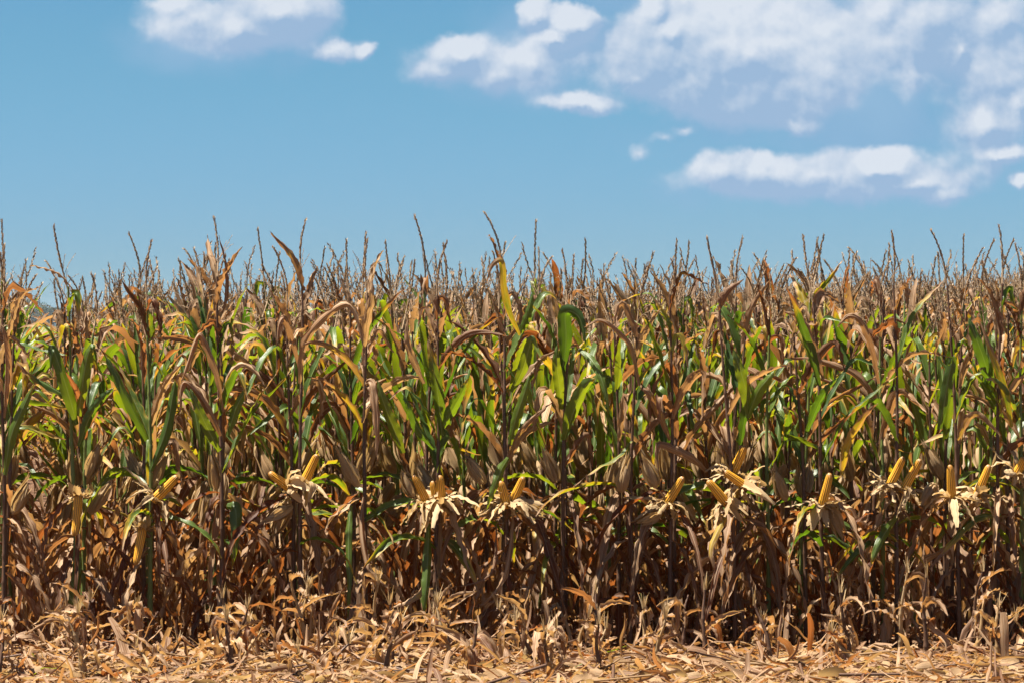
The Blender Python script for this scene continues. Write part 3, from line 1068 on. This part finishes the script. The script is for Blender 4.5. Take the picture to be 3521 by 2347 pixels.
pts, shorts = [], []
rr = np.random.RandomState(5)
for (x, y, px) in rest:
    if -2.5 < x + 3.0 and x < 6.2 and -900 < px < 3300:
        pts.append((x, y, float(ground_z(x, y))))
        shorts.append(.68 if 30 < px < 160 else 1.0)
s = 5.2
while s < 150:
    stepv = .225 if s < 16 else (.36 if s < 60 else .75)
    for ri, x0 in enumerate(rows):
        if s > 60 and ri % 2:
            continue
        x, y = row_xy(x0, s + rr.uniform(-.5, .5) * stepv)
        d = y - CAM_Y
        px = 1176 + x / d * FPX
        mg = 8000 * 2.0 / d + 60
        shorts.append(.68 if 34 < px < 156 and d < 75 else 1.0) if -mg < px < 2352 + mg else None
        if -mg < px < 2352 + mg:
            pts.append((x + rr.uniform(-.05, .05), y, float(ground_z(x, y))))
    s += stepv
pts = np.array(pts)
me = bpy.data.meshes.new("corn_field")
me.from_pydata([tuple(p) for p in pts], [], [])
for nm, ty in (("rz", 'FLOAT'), ("sc", 'FLOAT'), ("vid", 'INT')):
    me.attributes.new(nm, ty, 'POINT')
me.attributes["rz"].data.foreach_set("value", rr.uniform(0, 6.28, len(pts)).astype(np.float32))
me.attributes["sc"].data.foreach_set("value", (rr.uniform(.92, 1.06, len(pts)) * np.array(shorts)).astype(np.float32))
me.attributes["vid"].data.foreach_set("value", rr.randint(0, NL, len(pts)).astype(np.int32))
field = link("corn_field", me)
tag(field, kind="stuff")
gn = bpy.data.node_groups.new("field_points", 'GeometryNodeTree')
gn.interface.new_socket("Geometry", in_out='INPUT', socket_type='NodeSocketGeometry')
gn.interface.new_socket("Geometry", in_out='OUTPUT', socket_type='NodeSocketGeometry')
gi, go = gn.nodes.new('NodeGroupInput'), gn.nodes.new('NodeGroupOutput')
ci = gn.nodes.new('GeometryNodeCollectionInfo')
ci.inputs['Collection'].default_value = srccol
ci.inputs['Separate Children'].default_value = True
ip = gn.nodes.new('GeometryNodeInstanceOnPoints')
ip.inputs['Pick Instance'].default_value = True


def named(nm, ty):
    nd = gn.nodes.new('GeometryNodeInputNamedAttribute')
    nd.data_type = ty
    nd.inputs['Name'].default_value = nm
    return [o for o in nd.outputs if o.enabled and o.name == 'Attribute'][0]


cx = gn.nodes.new('ShaderNodeCombineXYZ')
gn.links.new(named("rz", 'FLOAT'), cx.inputs[2])
e2r = gn.nodes.new('FunctionNodeEulerToRotation')
gn.links.new(cx.outputs[0], e2r.inputs[0])
gn.links.new(gi.outputs[0], ip.inputs['Points'])
gn.links.new(ci.outputs[0], ip.inputs['Instance'])
gn.links.new(named("vid", 'INT'), ip.inputs['Instance Index'])
gn.links.new(e2r.outputs[0], ip.inputs['Rotation'])
gn.links.new(named("sc", 'FLOAT'), ip.inputs['Scale'])
gn.links.new(ip.outputs[0], go.inputs[0])
md = field.modifiers.new("plants", 'NODES')
md.node_group = gn

# ------------------------------------------------------------------ stubble: cut stalks in the same rows
srs = np.random.RandomState(31)


def px_of(x0, s):
    x, y = row_xy(x0, s)
    return 1176 + x / (y - CAM_Y) * FPX


stub_n = 0
for x0 in rows:
    for s in (-.22, -.40, -.62, -.86, -1.10, -1.36, -1.6):
        if srs.rand() < (.08 if px_of(x0, s) < 1250 else .25):
            continue
        x, y = row_xy(x0, s + srs.uniform(-.06, .06))
        x += srs.uniform(-.05, .05)
        d = y - CAM_Y
        px = 1176 + x / d * FPX
        if not (-50 < px < 2400):
            continue
        if px > 1400 and s < -1.0:
            continue
        h = srs.uniform(.2, .5) * (1 if s > -.7 else .75)
        lean = (srs.uniform(-.12, .12), srs.uniform(-.08, .08))
        tall = h > .3
        root = bpy.data.objects.new("corn_stump", None)
        root.empty_display_size = .05
        COL.objects.link(root)
        root.location = (x, y, 0)
        line = stalk_line(h, lean, srs, 8)
        mb = MB()
        make_stalk(mb, line, srs, 8, h, .9)
        if srs.rand() < .65:
            mb.m = [np.full_like(q_, MI["corn_husk"]) for q_ in mb.m]
            mb.c = [q_ * np.array([.35, 1, 1, 1]) for q_ in mb.c]
        # shredded rim: splinters fanning out of the cut
        for q in range(srs.randint(3, 22) if srs.rand() < .7 else 0):
            az = srs.uniform(0, 6.28)
            n = 5
            t = np.linspace(0, 1, n)
            th = rad(srs.uniform(2, 38)) * t ** srs.uniform(.3, 1.5)
            dv = np.stack([np.sin(th) * math.cos(az), np.sin(th) * math.sin(az), np.cos(th)], 1)
            cen = line[-1] + np.array([math.cos(az), math.sin(az), 0]) * .009 + np.concatenate([np.zeros((1, 3)), np.cumsum(dv[1:] * srs.uniform(.04, .14) / n, 0)])
            ribbon(mb, cen, np.tile([-math.sin(az), math.cos(az), 0.], (n, 1)), .0048 * (1 - .8 * t), 0, srs.uniform(.5, 1), 1, 0.1, 0, 0, MI["corn_husk"], srs)
        link("stalk", mb.mesh("stalk", MATS), root)
        for q in range(srs.randint(3, 8)):
            az = srs.uniform(0, 6.28)
            hh = srs.uniform(.15, 1.0) * h
            kk = (srs.uniform(.2, .5), rad(srs.uniform(60, 130))) if srs.rand() < .6 else None
            par = dict(L=srs.uniform(.1, .34), w=srs.uniform(.03, .065), th0=rad(srs.uniform(10, 50)), th1=rad(srs.uniform(60, 160)), kink=kk, twist=srs.uniform(-3, 3),
                       dry=srs.uniform(.75, 1) if srs.rand() < .999 else .2, tipdry=.1, g=srs.rand() ** .45, curl=srs.uniform(.2, 1.3), fold=srs.uniform(0, .5), ripple=.01,
                       bendp=srs.uniform(.4, 1.2))
            single_leaf_obj(on_line(line, hh), az, par, srs, hh, root, 14, 6)
        tag(root, ("tall splintered stump of a cut corn stalk at the field edge" if tall else "short splintered stump of a cut corn stalk in the leaf litter"),
            "stump", "taller cut corn stumps" if tall else "short cut corn stumps")
        stub_n += 1

# ------------------------------------------------------------------ litter: chopped leaves, husks and stalk pieces
lr = np.random.RandomState(77)
lit_mb = MB()


def litter_piece(x, y, z, L, w, mat, n=6, nc=2, up=.15, dryv=None):
    az = lr.uniform(0, 6.28)
    t = np.linspace(0, 1, n)
    th = lr.uniform(-up, up) + lr.uniform(-.8, .8) * (t - .5) + lr.uniform(-.5, .5) * np.sin(t * 9)
    a = az + lr.uniform(-1, 1) * t
    d = np.stack([np.cos(th) * np.cos(a), np.cos(th) * np.sin(a), np.sin(th)], 1)
    cen = np.array([x, y, z]) + np.cumsum(d * L / n, 0)
    cen[:, 2] -= cen[:, 2].min() - z
    roll = lr.normal() * .7
    sd = np.stack([-np.sin(a), np.cos(a), np.zeros(n)], 1)
    side = sd * math.cos(roll) + np.array([0, 0, 1.0]) * math.sin(roll)
    hw = w * .5 * np.clip(np.sin(np.pi * (t * .8 + .12)) ** .5, .2, 1)
    dv = (lr.uniform(.75, 1) if lr.rand() < .998 else lr.uniform(.1, .4)) if dryv is None else dryv
    ribbon(lit_mb, cen, side, hw, dv, lr.rand() ** .65, nc, lr.uniform(-1.2, 1.2), lr.uniform(-.4, .4), .003, mat, lr, .12, .2 if nc > 2 else 0)


def litter_xy(y0, y1):
    y = lr.uniform(y0, y1)
    return lr.uniform(-4.6, 4.8), y


for k in range(300):        # leaves heaped against the stumps, some standing
    x, y = litter_xy(-1.25, .12)
    if x > .4 and lr.rand() < .45:
        continue
    litter_piece(x, y, lr.rand() * .06, lr.uniform(.12, .45), lr.uniform(.012, .055), MI["corn_leaf"], 9, 4, 1.5)
for k in range(5600):
    x, y = litter_xy(-2.6, .15)
    if y > -.45 and lr.rand() < .72:
        continue
    e = math.exp(-((y + .55) / .6) ** 2)
    litter_piece(x, y, lr.rand() * (.02 + .045 * e), lr.uniform(.10, .42), lr.uniform(.006, .032), MI["corn_leaf"], 8, 3, .22 if lr.rand() < .75 else .7)
for k in range(1700):
    x, y = litter_xy(-2.6, -.4)
    litter_piece(x, y, .01 + lr.rand() * .05, lr.uniform(.06, .2), lr.uniform(.03, .06), MI["corn_husk"], 6, 3)
for k in range(13000):
    x, y = litter_xy(-2.9, -.42)
    litter_piece(x, y, .005 + lr.rand() * .03, lr.uniform(.02, .12), lr.uniform(.003, .014), MI["corn_husk"] if lr.rand() < .5 else MI["corn_leaf"], 3, 1, .5)
for k in range(3500):        # inside the rows
    x, y = lr.uniform(-4.6, 5), lr.uniform(.1, 5.5)
    litter_piece(x, y, lr.rand() * .05, lr.uniform(.1, .4), lr.uniform(.02, .05), MI["corn_leaf"], 5, 2)
for k in range(260):         # broken stalk lengths and stringy tassel bits
    x, y = litter_xy(-2.4, -.15)
    az = lr.uniform(0, 6.28)
    L = lr.uniform(.08, .4)
    t = np.linspace(0, 1, 5)[:, None]
    dz = lr.uniform(-.05, .25)
    c = np.array([x, y, .03 + lr.rand() * .04]) + np.array([math.cos(az), math.sin(az), dz]) * t * L
    tube(lit_mb, c, lr.uniform(.003, .009), 5, (.95, lr.rand()), MI["corn_husk"] if lr.rand() < .5 else MI["corn_stalk"])
lit = link("crop_litter", lit_mb.mesh("crop_litter", MATS))
tag(lit, kind="stuff")

# ------------------------------------------------------------------ far wood beyond the field
wr = np.random.RandomState(9)
wmb = MB()
TD = 2500.0
for k in range(60):
    x = -620 + k * 10.0 + wr.uniform(-3, 3)
    y = TD + wr.uniform(-30, 30)
    top = 1.9 + (740 - wr.uniform(708, 718)) / FPX * (y + 20)
    if abs(x + 349) < 6:
        top = 1.9 + (740 - 690) / FPX * (y + 20)
    h = top - float(ground_z(x, y)) + .5
    gz = float(ground_z(x, y)) - .5
    nL = 3200
    cl = wr.normal(size=(9, 3)) * np.array([4.5, 4.5, h * .22]) + np.array([x, y, gz + h * .6])
    ci_ = wr.randint(0, 9, nL)
    p = cl[ci_] + wr.normal(size=(nL, 3)) * np.array([2.6, 2.6, 2.4])
    p[:, 2] = np.clip(p[:, 2], gz + .2, gz + h)
    a = unit(wr.normal(size=(nL, 3)))
    b = unit(np.cross(a, wr.normal(size=(nL, 3))))
    sz = wr.uniform(.5, 1.1, (nL, 1))
    V = np.stack([p - a * sz, p + b * sz * .6, p + a * sz, p - b * sz * .6], 1).reshape(-1, 3)
    C = np.zeros((nL * 4, 4))
    C[:, 1] = np.repeat(wr.rand(nL), 4)
    wmb.add(V, C, np.arange(nL * 4).reshape(nL, 4), 0)
wood = link("distant_woods", wmb.mesh("distant_woods", [M_WOODS]))
tag(wood, kind="stuff")
# ------------------------------------------------------------------ air
hz = MB()
bx = np.array([[-1800, -700, -8], [1800, -700, -8], [1800, 2900, -8], [-1800, 2900, -8], [-1800, -700, 19.5], [1800, -700, 19.5], [1800, 2900, 19.5], [-1800, 2900, 19.5]], float)
hz.add(bx, np.zeros((8, 4)), np.array([[0, 3, 2, 1], [4, 5, 6, 7], [0, 1, 5, 4], [1, 2, 6, 5], [2, 3, 7, 6], [3, 0, 4, 7]]))
hm = bpy.data.materials.new("haze")
hm.use_nodes = True
hm.node_tree.nodes.clear()
pv = hm.node_tree.nodes.new('ShaderNodeVolumePrincipled')
pv.inputs['Color'].default_value = (0.80, 0.90, 1.0, 1)
pv.inputs['Density'].default_value = 0.00005
ho = hm.node_tree.nodes.new('ShaderNodeOutputMaterial')
hm.node_tree.links.new(pv.outputs[0], ho.inputs['Volume'])
haze = link("haze", hz.mesh("haze", [hm], False))
tag(haze, kind="stuff")
print("plants", len(FRONT) + len(indiv), "instances", len(pts), "stumps", stub_n, "yfar", yfar)
